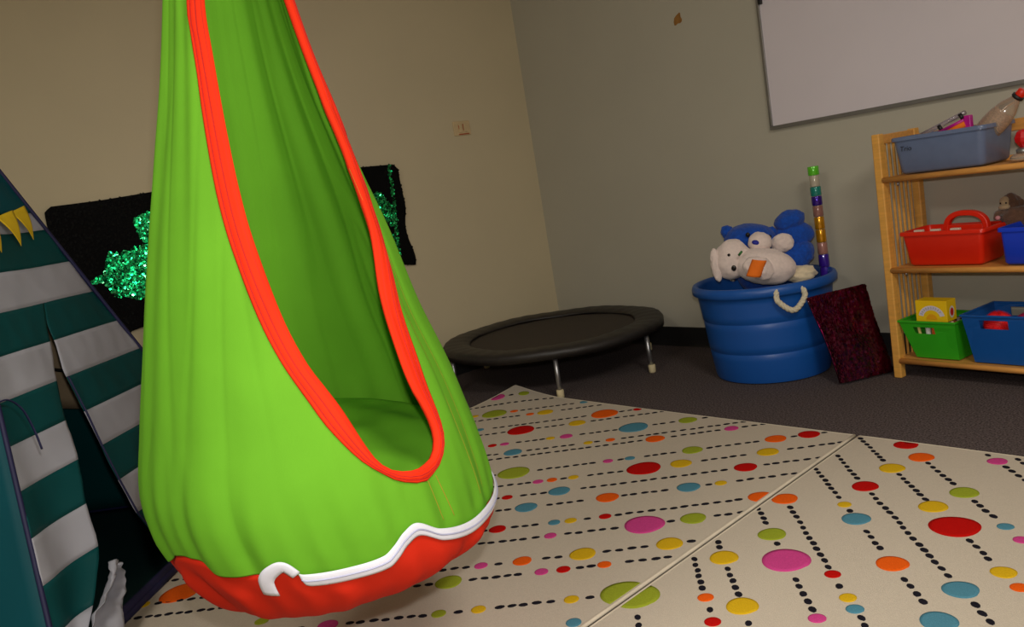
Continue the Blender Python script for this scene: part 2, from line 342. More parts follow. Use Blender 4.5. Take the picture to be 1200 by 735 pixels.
def pattern(root, spots, rows, sg, inside):
    rnd = random.Random(3 if sg > 0 else 5)
    toxy = (lambda a, b: ((a-b)/2**.5, (a+b)/2**.5)) if sg > 0 else (lambda a, b: ((a+b)/2**.5, (b-a)/2**.5))
    spots = list(spots); rows = list(rows)
    ext = [min(rows)-.12*k-.03*(k % 2) for k in range(1, 16)] + ([] if sg > 0 else [max(rows)+.11*k for k in range(1, 12)])
    for bb in ext:
        for _ in range(7):
            a = rnd.uniform(-2.6, 2.2); spots.append((bb, a, rnd.choice([.017, .017, .033, .033, .053]), rnd.choice(order)))
        rows.append(bb)
    s = MB(); d = MB()
    def blob(mb, cx, cy, ra, rb, ang, n, h, jit):
        vs = []
        for rr, zz in ((1, 0), (1, h*.7), (.8, h), (0.001, h)):
            for k in range(n):
                t = 2*PI*k/n; q = 1+(jit*math.sin(k*12.9898+cx*78.2+cy*37.7) if rr > .5 else 0)
                u_, v_ = ra*rr*q*math.cos(t), rb*rr*q*math.sin(t)
                x, y = cx+u_*math.cos(ang)-v_*math.sin(ang), cy+u_*math.sin(ang)+v_*math.cos(ang)
                x, y = inside(x, y)
                vs.append((x, y, RT+rug_z(x, y)+zz-.0002))
        fs = [(i*n+k, i*n+(k+1) % n, (i+1)*n+(k+1) % n, (i+1)*n+k) for i in range(3) for k in range(n)]
        mb.add(vs, fs)
    def ok(x, y, r):
        X, Y = inside(x, y); return math.hypot(X-x, Y-y) < r
    for b, a, r, c in spots:
        x, y = toxy(a, b)
        if not ok(x, y, r*.9): continue
        s.cur = order.index(c); blob(s, x, y, r, r, 0, 40 if r > .02 else 22, .0016, .025)
    for b in rows:
        here = [(a, r) for bb, a, r, c in spots if abs(bb-b) < .02]
        a = -3.2
        while a < 3.2:
            a += .0295*(1+rnd.uniform(-.12, .12))
            if any(abs(a-q) < r+.0125 for q, r in here): continue
            x, y = toxy(a, b+rnd.uniform(-.0015, .0015))
            if not ok(x, y, .002): continue
            blob(d, x, y, .0112, .0074, sg*PI/4+rnd.uniform(-.15, .15), 9, .0014, .14)
    tag(s.build('woven_spots', [SP[c] for c in order], root), 'coloured round spots tufted into the pile', kind='stuff')
    tag(d.build('woven_dashes', m_black_pile, root), 'rows of small black dashes', kind='stuff')
insL = lambda x, y: (min(max(x, -2.892), seam_x(y)-.016), min(max(y, -.09), 2.281))
insR = lambda x, y: (min(max(x, seam_x(y)+.012), .34), min(max(y, -.09), 2.281))
pattern(rugL, SPOTS_L, ROWS_L, 1, insL)
pattern(rugR, SPOTS_R, ROWS_R, -1, insR)

# ------------------------------------------------------------ hanging pod swing
AX = Vector((-1.43, .623, 0)); RTV = Vector((.4, .917, 0)).normalized(); FW = Vector((-.917, .4, 0)).normalized()
ZK = [.205, .213, .23, .255, .27, .29, .33, .4, .5, .62, .75, .9, 1.05, 1.2, 1.42, 1.6, 1.74]
RK = [.02, .04, .075, .13, .18, .232, .276, .300, .304, .277, .240, .204, .163, .125, .084, .050, .026]
CK = [-.03, -.028, -.016, .000, .012, .026, .038, .020, .004, .003, 0, .004, .006, .009, .018, .020, .020]
SEAM = [(-180, .43), (-166, .44), (-158.8, .408), (-147, .432), (-134.5, .429), (-129.5, .409), (-120.5, .405), (-113.2, .405), (-108.6, .414), (-105.5, .398), (-103, .39), (-90.2, .385), (-80, .386), (-76, .397), (-72, .412), (-67, .419), (-59.8, .391), (-48, .373), (-33.2, .371), (-14.3, .374), (0, .385), (40, .40), (90, .41), (140, .42), (180, .43)]
SX, SY = [a for a, b in SEAM], [b for a, b in SEAM]
def seam_z(th): return sinterp((th+180) % 360-180, SX, SY)
OUTER = [(-70, 1.62), (-96, 1.55), (-116, 1.43), (-123, 1.302), (-121, 1.25), (-118.5, 1.19), (-115.3, 1.092), (-111.5, .985), (-108, .916), (-102, .827), (-95, .728), (-88.5, .654), (-84.5, .608), (-77.5, .550), (-72.2, .520), (-68, .499), (-62.7, .485), (-58.2, .480), (-52.5, .488), (-47.4, .508), (-44.2, .531), (-43.2, .556), (-43, .585), (-42.7, .625), (-41.3, .665), (-37.2, .767), (-30, .869), (-24, .956), (-18, 1.028), (-11, 1.106), (-6.5, 1.22), (-7, 1.32), (-14, 1.43), (-36, 1.55), (-60, 1.62)]
INNER = [(-70, 1.55), (-88, 1.49), (-102, 1.40), (-108.5, 1.297), (-106, 1.20), (-102.8, 1.085), (-99.8, .979), (-97.2, .909), (-91, .789), (-85.8, .709), (-82.5, .672), (-79, .631), (-74.8, .568), (-71.8, .535), (-67.8, .515), (-62.2, .505), (-57, .504), (-52.4, .508), (-49, .522), (-47.3, .540), (-47.3, .562), (-48.8, .597), (-50.2, .623), (-50, .67), (-46, .767), (-40, .869), (-32, .97), (-26, 1.03), (-18.5, 1.136), (-15, 1.228), (-16, 1.32), (-24, 1.40), (-44, 1.49), (-60, 1.55)]
def fold(th, z):
    t = math.radians(th)
    g = .25+.75*min(1, max(0, (z-.33)/.15)); top = min(1, max(0, (1.6-z)/.5))
    a = (math.sin(9*t+1.3*z+.6)*.45+math.sin(17*t-2.1*z+1.9)*.28+math.sin(29*t+1.5*z)*.10+math.sin(5*t+3*z)*.3)
    a += 1.1*noise.noise(Vector((3.6*math.cos(t)+3, 3.6*math.sin(t), z*1.3))) - .5*max(0, .2-abs(noise.noise(Vector((4.5*math.cos(t), 4.5*math.sin(t)+7, z*1.6)))))*2
    back = .0085 if t > 0 else .0072
    low = max(0, 1-abs(z-seam_z(th)-.03)/.14)            # gathers above the seam
    return a*back*g*top + low*.0026*(math.sin(23*t+2)+.7*math.sin(41*t+.5)+.8*math.sin(13*t))*min(1, max(0, (z-.36)/.03))
def pod(th, z, off=0, f=True):
    r = sinterp(z, ZK, RK)+off+(fold(th, z) if f else 0); c = sinterp(z, ZK, CK); t = math.radians(th)
    return AX + RTV*(c+r*math.cos(t)) + FW*(r*math.sin(t)) + Vector((0, 0, z))
swing = thing('hanging_pod_swing', (AX.x, AX.y, 0), 'lime green fabric pod swing with orange-red trimmed opening hanging over the spotted rug', 'swing')
NS = 140
oc, ic = spline([(a*.005, b, 0) for a, b in OUTER], NS), spline([(a*.005, b, 0) for a, b in INNER], NS)
oc = [(p.x/.005, p.y) for p in oc]; ic = [(p.x/.005, p.y) for p in ic]
# pair each outer point with the inner curve at matching arc position
hole = [(lerp(a[0], b[0], .5), lerp(a[1], b[1], .5)) for a, b in zip(oc, ic)]
# canopy: fine grid, faces inside the opening dropped
nth, nz = 420, 300
mb = MB(); vid = {}
def vz(i, j):
    th = -180+360*i/nth; v = j/nz; zs = seam_z(th)-.003; z = zs+(1.74-zs)*(v**1.12)
    return th, z
cull = []
for j in range(nz):
    for i in range(nth):
        q = [(i, j), (i+1, j), (i+1, j+1), (i, j+1)]
        a = [vz(*k_) for k_ in q]; cx = sum(p[0] for p in a)/4; cz = sum(p[1] for p in a)/4
        if -125 < cx < 0 and .47 < cz < 1.63 and in_poly(cx, cz, hole): continue
        f_ = []
        for k_ in q:
            kk = (k_[0] % nth, k_[1])
            if kk not in vid: vid[kk] = len(mb.v); mb.v.append(tuple(pod(*vz(*kk))))
            f_.append(vid[kk])
        mb.f.append(tuple(f_)); mb.mi.append(0)
mb.build('canopy', m_green, swing, solid=.0016)
# red base bag
def basefn(u, v):
    th = -180+360*u; zs = seam_z(th)
    z = lerp(zs+.007, .205, v)
    zz = z
    p = pod(th, zz, -.012*max(0, 1-v/.08), f=False)
    t = math.radians(th)
    s = math.sin(PI*min(1, v*1.4))
    g_ = min(1, max(0, (v-.08)/.2)); g_ = g_*g_*(3-2*g_); s *= g_
    w_ = .0045*s*(math.sin(11*t+1)+.8*math.sin(19*t+2.2)+.5*math.sin(33*t))
    # a few pinched tucks running down from the zip
    for c_, wd, am in ((-108, 5, .010), (-71, 5, .009), (-150, 6, .010), (-128, 5, .007), (-40, 9, .006)):
        w_ += am*math.exp(-((th-c_)/wd)**2)*math.sin(PI*min(1, v*1.3))*g_
    rad = (p-AX-Vector((0, 0, p.z))); rad.z = 0
    if rad.length > 1e-4: p += rad.normalized()*w_*min(1, rad.length/.15)
    return p
mb = MB().grid(basefn, 300, 60, wrapu=True)
mb.f.append(tuple(60*300+i for i in range(300))); mb.mi.append(0)
mb.build('base_bag', m_red, swing)
# zip tape from the pull tail round to the right-hand side
def strip(pa, pb, off=.003, n=6, bulge=.003, f=True):
    vs = []
    for (a, b) in zip(pa, pb):
        for k in range(n+1):
            t = k/n; vs.append(pod(lerp(a[0], b[0], t), lerp(a[1], b[1], t), off+bulge*math.sin(PI*t), f))
    m = len(pa); W = n+1
    return vs, [(i*W+k, i*W+k+1, (i+1)*W+k+1, (i+1)*W+k) for i in range(m-1) for k in range(n)]
ths = [lerp(-104.5, 12, t/220) for t in range(221)]
up_ = [(t, seam_z(t)+.004) for t in ths]; lo_ = [(t, seam_z(t)-.019) for t in ths]
zp = MB().add(*strip(up_, lo_, .0058, 6, .002, False)).build('zip_tape', m_zip, swing, solid=.0015)
MB().add(*strip([(t, seam_z(t)-.0065) for t in ths], [(t, seam_z(t)-.0090) for t in ths], .0085, 3, .0012, False)).build('zip_teeth', mat('grey_zip_coil', hx(170, 172, 200), .4), zp, solid=.001)
tl = spline([(-104.9, .398, 0), (-107.4, .4155, 0), (-111.2, .409, 0), (-113.8, .397, 0), (-115.0, .382, 0), (-115.9, .366, 0)], 30)
wdt = 1.9
A_, B_ = [], []
for i, p in enumerate(tl):
    q = tl[min(i+1, 29)]-tl[max(i-1, 0)]; a = Vector((q.x*.0052, q.y, 0)).normalized(); nn = Vector((-a.y, a.x, 0))*(.0080+.0035*i/29)
    A_.append((p.x+nn.x/.0052, p.y+nn.y)); B_.append((p.x-nn.x/.0052, p.y-nn.y))
MB().add(*strip(A_, B_, .0095, 4, .002, False)).build('zip_tail', m_zip, swing, solid=.002)
MB().tube([pod(6, .372, .006), pod(8, .36, .009), pod(9, .335, .012), pod(8.5, .320, .011)], .003, 8).build('zip_pull', m_steel, zp)
# orange binding round the opening: outer strip, rolled inner lip
tr = MB(); vs = []; n = 10
for i, (a, b) in enumerate(zip(oc, ic)):
    for k in range(n+1):
        t = k/n; off = .0035+.004*math.sin(PI*t)+.0012*math.sin(3*PI*t*2)
        vs.append(pod(lerp(a[0], b[0], t), lerp(a[1], b[1], t), off))
    for k in range(1, 4):                       # turned back inside
        t = 1-.12*k; vs.append(pod(lerp(a[0], b[0], t), lerp(a[1], b[1], t), -.004*min(2, k)))
W = n+4
fs = [(i*W+k, i*W+k+1, (i+1)*W+k+1, (i+1)*W+k) for i in range(NS-1) for k in range(W-1)]
tr.add(vs, fs).build('opening_trim', m_trim, swing, solid=.0012)
st = MB()
for t in (.22, .5, .8):
    pts = [pod(lerp(a[0], b[0], t), lerp(a[1], b[1], t), .0037+.0045*math.sin(PI*t)) for a, b in zip(oc, ic)]
    st.tube(pts, .0009, 5)
st.build('stitching', mat('red_thread', hx(190, 20, 12), .8), swing)
# double seam lines below the lip
sl = MB()
for th_ in (-57.5, -53.5):
    sl.tube([pod(th_+(.48-z_)*20, z_, .0008) for z_ in [lerp(.478, .40, k/14) for k in range(15)]], .0005, 5)
for th_ in (-34.0, -28.0):
    sl.tube([pod(th_, z_, .0006) for z_ in [lerp(1.0, .40, k/60) for k in range(61)]], .0004, 5)
sl.build('seam_stitch', mat('orange_thread', hx(190, 120, 30), .8), swing)
# seat cushion inside
def cush(u, v):
    th = -180+360*u; t = math.radians(th)
    R = .283
    if v < .5:                                  # top, centre to rim
        s = v/.5; r = R*s; z = .488+.050*s*math.sin(t)+.030*(1-s**2)-.045*max(0, s-.86)/.14*(max(0, s-.86)/.14)
        z += .0045*math.sin(5*t+1)*s+.006*math.sin(17*s+3*math.cos(t)+2*math.sin(2*t))*s*(1-s)*2+.005*noise.noise(Vector((math.cos(t)*s*5, math.sin(t)*s*5, 2)))*s
    else:
        s = (1-v)/.5; r = R*s*.98; z = .40+.02*math.sin(t)-.03*(1-s*s)
        if s > .98: z = .43
    c = sinterp(.48, ZK, CK)
    return AX + RTV*(c+r*math.cos(t)) + FW*(r*math.sin(t)) + Vector((0, 0, z))
MB().grid(cush, 96, 60, wrapu=True).build('seat_cushion', m_green, swing)
# hanging rope, webbing loop and ceiling hook
top = AX+RTV*.020+Vector((0, 0, 1.72))
kn = MB().ball(top+Vector((0, 0, .035)), (.034, .034, .04), 3, fuzz=.004); kn.build('gathered_knot', m_green, swing)
MB().tube([top+Vector((0, 0, z_)) for z_ in (.05, .3, .6, .83)], .009, 10).build('hanging_rope', m_rope, swing)
hk = [top+Vector((.02*math.cos(a), 0, .85+.02*math.sin(a))) for a in [PI*2*k/20 for k in range(20)]]
MB().tube(hk, .004, 8, closed=True).build('ceiling_ring', m_steel, swing)

# ------------------------------------------------------------ mini trampoline
TC = Vector((-3.022, 2.666, 0)); TRR = .545
tramp = thing('mini_trampoline', TC, 'low round black mini trampoline with grey steel legs in the corner', 'trampoline')
prof = []
for k in range(25):
    a = PI*.5+2*PI*k/24
    prof.append((TRR-.028+.028*math.cos(a)*1.0, .197+.021*math.sin(a)))
MB().lathe(prof[:-1], TC, 96, closed=True).build('frame_ring', m_pad, tramp)
prof = [(TRR+.002, .176), (TRR+.003, .205), (TRR-.006, .217), (TRR-.03, .222), (TRR-.095, .221), (TRR-.130, .214), (TRR-.137, .206), (TRR-.130, .203), (TRR-.02, .200)]
def ripple(v):
    x, y, z = v; a = math.atan2(y-TC.y, x-TC.x); return (x, y, z+.0009*math.sin(a*36)*(1 if z > .21 else .3)+.002*math.sin(a*7+1))
MB().lathe(prof, TC, 216, closed=True, fr=ripple).build('edge_pad', m_pad, tramp)
MB().lathe([(0.0001, .196), (.2, .197), (.40, .200), (.442, .202), (.442, .198), (.0001, .192)], TC, 96).build('jumping_mat', m_mat, tramp)
stp = MB()
for k in range(30):
    a = 2*PI*k/30; c, s_ = math.cos(a), math.sin(a)
    stp.tube([TC+Vector((.435*c, .435*s_, .201)), TC+Vector((.515*c, .515*s_, .205))], .004, 6)
tag(stp.build('spring_cords', m_blackpl, tramp), kind='stuff')
for k, (deg, rr) in enumerate(((-42, .528), (11, .535), (66, .50), (129, .50), (187, .50), (-114, .52))):
    a = math.radians(deg); d = Vector((math.cos(a), math.sin(a), 0)); r1 = rr+.003
    lg = MB().tube([TC+d*(r1-.01)+Vector((0, 0, .18)), TC+d*rr+Vector((0, 0, .02))], .0105, 14).build('leg', m_steel, tramp)
    MB().lathe([(.0135, 0), (.016, .004), (.0165, .034), (.0135, .038), (.010, .038)], TC+d*(rr+.001), 18).build('rubber_foot', m_foot, lg)
MB().tube([TC+Vector((math.cos(math.radians(-42))*.50, math.sin(math.radians(-42))*.50, .19)), TC+Vector((math.cos(math.radians(-42))*.545, math.sin(math.radians(-42))*.545, .20))], .006, 8).build('bolt', m_steel, tramp)

# ------------------------------------------------------------ play tent
TBL, TBR = Vector((-2.042, .207, .017)), Vector((-2.858, 1.0, .017))
TE = (TBR-TBL).normalized(); TSL = (TBR-TBL).length
TA = Vector((-2.768, .325, 1.491)); TN = Vector((-.697, -.717, 0))*.98
TCL, TCR = TBL+TN, TBR+TN
TNORM = TE.cross(TA-TBL).normalized()
if TNORM.dot(Vector((0, 0, .9))-TBL) < 0: TNORM = -TNORM
TUP = TNORM.cross(TE)
if TUP.z < 0: TUP = -TUP
AS, AT = (TA-TBL).dot(TE), (TA-TBL).dot(TUP)
tent = thing('play_tent', ((TBL+TCR)/2), 'green and white striped play tent with yellow pennants and navy piping at left', 'tent')
def TP(s, t, o=0): return TBL+TE*s+TUP*t+TNORM*o
BANDS = [(0, .09, 1), (.09, .197, 0), (.197, .302, 1), (.302, .409, 0), (.409, .514, 1), (.514, .620, 0), (.620, .727, 1), (.727, .836, 0), (.836, .942, 1), (.942, 1.05, 0), (1.05, 1.107, 1), (1.107, AT, 2)]
def sl_(t): return AS*t/AT
def sr_(t): return TSL+(AS-TSL)*t/AT
LT = [0, .045, .103, .175, .221, .307, .419, .47, .569, .651, .68, .715, .78, .836]
LS = [.03, .10, .175, .255, .282, .316, .386, .413, .455, .498, .515, .535, .566, .60]
RTt = [0, .012, .047, .09, .196, .30, .407, .51, .56, .643, .715, .78, .836]
RTs = [.547, .545, .546, .535, .508, .508, .513, .524, .526, .530, .556, .568, .60]
def wrinkle(s, t): return .006*noise.noise(Vector((s*6, t*5, 1.7)))+.0025*noise.noise(Vector((s*22, t*16, 4)))
def panel(name, sa, sb, t0, t1, outfn, mats=(m_tealt, m_tealw, m_tealp)):
    mb = MB()
    for a, b, mi in BANDS:
        a_, b_ = max(a, t0), min(b, t1)
        if b_-a_ < .002: continue
        mb.cur = mi; nn = max(2, int((b_-a_)/.012))
        mb.grid(lambda u, v: TP(lerp(sa(lerp(a_, b_, v)), sb(lerp(a_, b_, v)), u), lerp(a_, b_, v), outfn(u, lerp(a_, b_, v))+wrinkle(lerp(sa(lerp(a_, b_, v)), sb(lerp(a_, b_, v)), u), lerp(a_, b_, v))), 30, nn)
    o = mb.build(name, list(mats), tent, solid=.0012)
    return o
ld = lambda t: interp(t, LT, LS); rd = lambda t: interp(t, RTt, RTs)
panel('door_flap', sl_, ld, 0, .836, lambda u, t: .035*u**3*min(1, max(0, .5-t)/.3)+.012*math.sin(u*5+t*6)*min(1, (.836-t)*2))
panel('front_panel', rd, sr_, 0, .836, lambda u, t: .008*math.sin(u*3)*min(1, (.836-t)*6))
panel('front_panel', sl_, sr_, .836, 1.107, lambda u, t: .007*math.sin(u*PI*2+.3)*min(1, (t-.836)*6))
tag(panel('roof_cap', sl_, sr_, 1.107, AT-.01, lambda u, t: .004), 'solid teal top')
def tri(name, a, b, c, m, bul=.015):
    fn = lambda u, v: a.lerp(b, u).lerp(c, v*.995) + Vector((0, 0, bul*math.sin(PI*u)*math.sin(PI*v)))
    return MB().grid(fn, 24, 24).build(name, m, tent, solid=.0012)
tag(tri('side_panel', TBL, TCL, TA, m_tealp), 'plain teal side')
tri('side_panel', TBR, TCR, TA, m_tealt); tri('back_panel', TCL, TCR, TA, m_tealt)
MB().grid(lambda u, v: TBL.lerp(TBR, u).lerp(TCL.lerp(TCR, u), v)+Vector((0, 0, .006+.003*math.sin(u*9)*math.sin(v*7))), 20, 20).build('floor_sheet', m_floorsheet, tent, solid=.001)
for a, b in ((TBL, TA), (TBR, TA), (TCL, TA), (TCR, TA), (TBL, TBR), (TBR, TCR), (TCR, TCL), (TCL, TBL)):
    q = [a.lerp(b, k/24)+TNORM*(.004) for k in range(25)]
    MB().tube(q, .006 if b is TA else .011, 10).build('piping', m_navy, tent)
# raised sill and piping on the door edge
MB().grid(lambda u, v: TP(lerp(.02, .55, u), lerp(-.005, .028, v), .004+.004*math.sin(v*PI)), 20, 4).build('door_sill', m_navy, tent, solid=.002)
MB().tube([TP(rd(t)-.001, t, .006) for t in [lerp(.01, .62, k/40) for k in range(41)]], .0028, 8).build('door_piping', m_navy, tent)
# bunting
for s_c, tb, wd, ht in ((.685, 1.118, .075, .098), (.620, 1.106, .085, .100), (.530, 1.092, .085, .098), (.475, 1.085, .07, .09)):
    mb = MB()
    fr = lambda u, v, s_c=s_c, tb=tb, wd=wd, ht=ht: TP(s_c+wd*(u-.5)*(1-v)-.004*v, tb+.018*(u-.5)*(1-v)-ht*v, .010+.008*math.sin(v*3))
    mb.grid(fr, 8, 10).build('pennant', m_yel, tent, solid=.0012)
# tie cord hanging on the door flap
MB().tube(spline([TP(.235, .622, .012), TP(.262, .618, .02), TP(.283, .585, .024), TP(.290, .53, .02), TP(.283, .475, .018)], 30), .0042, 8, flat=.5).build('tie_cord', m_navy, tent)
# crumpled white end of the flap
cr = [(.257, .152, .303, .130), (.225, .125, .288, .118), (.204, .111, .262, .10), (.165, .095, .235, .071), (.13, .08, .20, .05), (.08, .05, .17, .0)]
def crf(u, v):
    k = min(4, int(v*5)); t = v*5-k; a, b = cr[k], cr[k+1]; q = [lerp(a[i], b[i], t) for i in range(4)]
    return TP(lerp(q[0], q[2], u), lerp(q[1], q[3], u), .045+.02*math.sin(u*6+v*3)+.012*noise.noise(Vector((u*5, v*8, 0))))
tag(MB().grid(crf, 12, 30).build('flap_hem', m_tealw, tent, solid=.0012), 'crumpled white hem of the door flap')
# mesh window in the far side, seen through the slit
SN = TE*-1
mwin = [Vector((-2.93, .50, .80)), Vector((-2.90, .60, .72)), Vector((-2.985, .60, .435)), Vector((-3.10, .49, .46))]
MB().grid(lambda u, v: mwin[0].lerp(mwin[1], u).lerp(mwin[3].lerp(mwin[2], u), v)+Vector((.012, -.012, 0)), 6, 8).build('mesh_window', m_mesh, tent, solid=.002)
a_, b_ = mwin[0].lerp(mwin[3], .58)+Vector((.02, -.02, 0)), mwin[1].lerp(mwin[2], .55)+Vector((.02, -.02, 0))
MB().tube([a_, b_], .012, 8, flat=.4).build('webbing_strap', m_blackpl, tent)

# ------------------------------------------------------------ sequin cloth on the left wall
sc = thing('sequin_cloth', (XL+.01, 1.5, .62), 'wide black reversible-sequin cloth with green patches hung on the wall behind the swing', 'cloth')
def ctop(y): return interp(y, [.70, .72, .92, 1.115, 1.6, 2.114, 2.28, 2.32], [1.12, 1.14, 1.141, 1.150, 1.140, 1.143, 1.137, 1.085])
def cbot(y): return interp(y, [.70, .9, .972, 1.4, 1.98, 2.16, 2.285, 2.32], [.59, .606, .617, .62, .63, .655, .625, .62])
def clf(v): return .700-.004*math.sin(v*9)
def crt(v): return 2.300+.018*math.sin(v*11+.6)*(1-v)-.012*(1-abs(2*v-1))+.012*math.sin(v*3)
def cloth_p(u, v, off=0):
    y = lerp(clf(v), crt(v), u)
    return Vector((XL+.010+.006*math.sin(y*8+v*2)+.003*math.sin(y*23+v*5)+off, y, lerp(cbot(y), ctop(y), v)))
MB().grid(lambda u, v: cloth_p(u, v), 120, 50).build('backing', m_clothblk, sc, solid=.002)
def sequins(name, m, fn, n, rad, parent, inside, tilt, seed, stuff_label=None, hot=0):
    rnd = random.Random(seed); mb = MB(); tries = 0; c = 0
    while c < n and tries < n*30:
        tries += 1; u, v = rnd.random(), rnd.random()
        p, nrm = fn(u, v)
        if not inside(p): continue
        c += 1
        t = tilt
        nn = (nrm+Vector((rnd.gauss(0, t), rnd.gauss(0, t), rnd.gauss(0, t)))).normalized()
        a = nn.cross(Vector((.3, .5, .8))).normalized(); b = nn.cross(a); p = p+nrm*rnd.uniform(.001, .004)
        mb.add([p+rad*(math.cos(k*PI/3)*a+math.sin(k*PI/3)*b) for k in range(6)], [(0, 1, 2, 3, 4, 5)])
    o = mb.build(name, m, parent, smooth=False); o['kind'] = 'stuff'
    if stuff_label: o['label'] = stuff_label
    return o
g1 = [(.80, .835), (.86, .855), (.88, .92), (.895, .935), (.905, .90), (.93, .925), (1.0, .935), (1.06, .955), (1.03, .975), (1.0, 1.00), (.99, 1.03), (1.02, 1.055), (1.07, 1.075), (1.16, 1.05), (1.28, 1.02), (1.30, .80), (1.15, .72), (1.0, .725), (.93, .74), (.90, .77), (.83, .795)]
g2 = [(2.06, 1.02), (2.13, 1.02), (2.18, 1.01), (2.235, .93), (2.25, .85), (2.21, .83), (2.18, .87), (2.10, .80), (2.02, .85)]
g3 = [(2.19, .80), (2.215, .79), (2.225, .72), (2.20, .69), (2.175, .74)]
g4 = [(2.245, 1.14), (2.262, 1.14), (2.255, .95), (2.238, .80), (2.23, .64), (2.212, .64), (2.222, .85), (2.238, .95)]
cfn = lambda u, v: (cloth_p(u, v, .002), Vector((1, 0, 0)))
gfn = lambda u, v: (cloth_p(u, v, .002), Vector((1, -.25, .03)).normalized())
wv = lambda p: .012*math.sin(p.z*60)+.01*math.sin(p.y*80)
sequins('flipped_sequins', m_seqg, lambda u, v: gfn(lerp(.05, .40, u), lerp(.1, .95, v)), 5200, .0052, sc, lambda p: in_poly(p.y+wv(p), p.z+wv(p)*.6, g1), .19, 1, 'patch of glittering green sequins')
sequins('flipped_sequins', m_seqg, lambda u, v: cfn(lerp(.80, 1, u), v), 1500, .0050, sc, lambda p: in_poly(p.y, p.z, g2) or in_poly(p.y, p.z, g3) or in_poly(p.y, p.z, g4), .26, 2, 'strip of green sequins')
sequins('dark_sequins', m_seqk, cfn, 7000, .0045, sc, lambda p: not (in_poly(p.y, p.z, g1)), .06, 3)

# ------------------------------------------------------------ blue rope-handled tub
BC = Vector((-1.98, 2.94, 0))
tub = thing('rope_handled_tub', BC, 'large round blue plastic tub with rope handles holding plush toys', 'tub')
Z0, Z1, R0, R1 = .002, .397, .232, .272
rz = lambda z: lerp(R0, R1, (z-Z0)/(Z1-Z0))
prof = [(R0-.02, Z0), (R0-.004, Z0+.003), (R0, Z0+.015)]
for zc in (.125, .250):
    prof += [(rz(zc-.03), zc-.03), (rz(zc-.006), zc-.006), (rz(zc)-.0025, zc-.003), (rz(zc)-.0025, zc+.001), (rz(zc)+.0015, zc+.004), (rz(zc+.03)+.0010, zc+.03)]
prof += [(rz(.33)+.002, .33), (rz(.352)+.003, .352), (rz(.356)+.014, .357), (R1+.017, .362), (R1+.018, .380), (R1+.013, .394), (R1+.004, .398), (R1-.006, .394), (R1-.010, .38)]
prof += [(rz(.33)-.008, .33), (rz(.1)-.008, .1), (R0-.012, .012), (.0001, .010)]
prof = [(.0001, Z0)]+prof
MB().lathe(prof, BC, 96).build('tub_body', m_blue, tub, angle=60)
hd = Vector((BC.x*-1, BC.y*-1, 0)).normalized()      # toward the middle of the room
def twisted(path, rad, name, parent):
    P_ = spline(path, 70); mb = MB()
    for s in range(3):
        pts = []
        for i, p in enumerate(P_):
            t = (P_[min(i+1, 69)]-P_[max(i-1, 0)]).normalized(); a = t.cross(Vector((0, 0, 1))); a = a.normalized() if a.length > .1 else Vector((1, 0, 0)); b = t.cross(a)
            an = i*.55+s*2*PI/3; pts.append(p+rad*.5*(math.cos(an)*a+math.sin(an)*b))
        mb.tube(pts, rad*.62, 8)
    return mb.build(name, m_rope, parent)
def on_tub(ang, z, off): return BC+Vector((math.cos(ang)*(rz(z)+off), math.sin(ang)*(rz(z)+off), z))
h0 = math.atan2(2.755-2.94, -1.807+1.98); h1 = math.atan2(2.811-2.94, -1.724+1.98)
hm = (h0+h1)/2
twisted([on_tub(h0, .376, -.02), on_tub(h0, .376, .012), on_tub(h0-.01, .345, .024), on_tub(lerp(h0, h1, .25), .312, .034), on_tub(hm, .298, .038), on_tub(lerp(h0, h1, .75), .310, .034), on_tub(h1+.02, .345, .024), on_tub(h1, .374, .012), on_tub(h1, .374, -.02)], .0105, 'rope_handle', tub)
for hh in (h0, h1):
    c = on_tub(hh, .374, .002); d = Vector((math.cos(hh), math.sin(hh), 0))
    MB().tube([c-d*.006, c+d*.004], .016, 20).build('handle_hole', m_blackpl, tub)
k0 = h0-PI*.95; k1 = k0+.42
twisted([on_tub(k0-.2, .37, -.02), on_tub(k0-.2, .37, .012), on_tub(k0-.2, .335, .024), on_tub(k0, .298, .034), on_tub(k0+.2, .335, .024), on_tub(k0+.2, .37, .012), on_tub(k0+.2, .37, -.02)], .0105, 'rope_handle', tub)

# plush toys and tube in the tub
def blob(name, c, r, m, parent, fuzz=.0022, rot=None, sub=4, seed=0):
    return MB().ball(c, r, sub, rot=rot, fuzz=fuzz, seed=seed).build(name, m, parent)
vr = Vector((.829, .559, 0)); vf = Vector((-.559, .829, 0)); vu = Vector((0, 0, 1))     # room axes across / along the view of the tub
def basis(roll=0):
    a = vr*math.cos(roll)+vu*math.sin(roll); b = -vr*math.sin(roll)+vu*math.cos(roll)
    return Matrix((a, vf, b)).transposed()
t = thing('plush_dog', (-2.0, 2.93, .40), 'blue plush dog with white muzzle lying at the back left of the tub', 'plush toy')
blob('head', (-2.010, 2.93, .557), (.105, .075, .066), m_plblue, t, rot=basis(-.1), seed=1)
blob('body', (-2.02, 2.99, .42), (.10, .09, .11), m_plblue, t, seed=2)
blob('ear', (-2.083, 2.885, .600), (.026, .018, .030), m_plblue, t, .002, basis(.5), 3)
blob('ear', (-1.945, 2.99, .575), (.024, .018, .022), m_plblue, t, .002, basis(-.5), 3)
blob('muzzle', (-1.925, 2.870, .552), (.046, .042, .042), m_plwhite, t, .002, basis(-.2), 3, 3)
blob('nose', (-1.918, 2.833, .556), (.016, .010, .010), mat('blue_velour', hx(20, 30, 150), .6), t, .0, basis(-.3), 3)
blob('eye', (-1.968, 2.858, .586), (.009, .007, .010), m_eye, t, 0, basis(), 3)
blob('eye', (-1.893, 2.895, .568), (.007, .006, .008), m_eye, t, 0, basis(), 3)
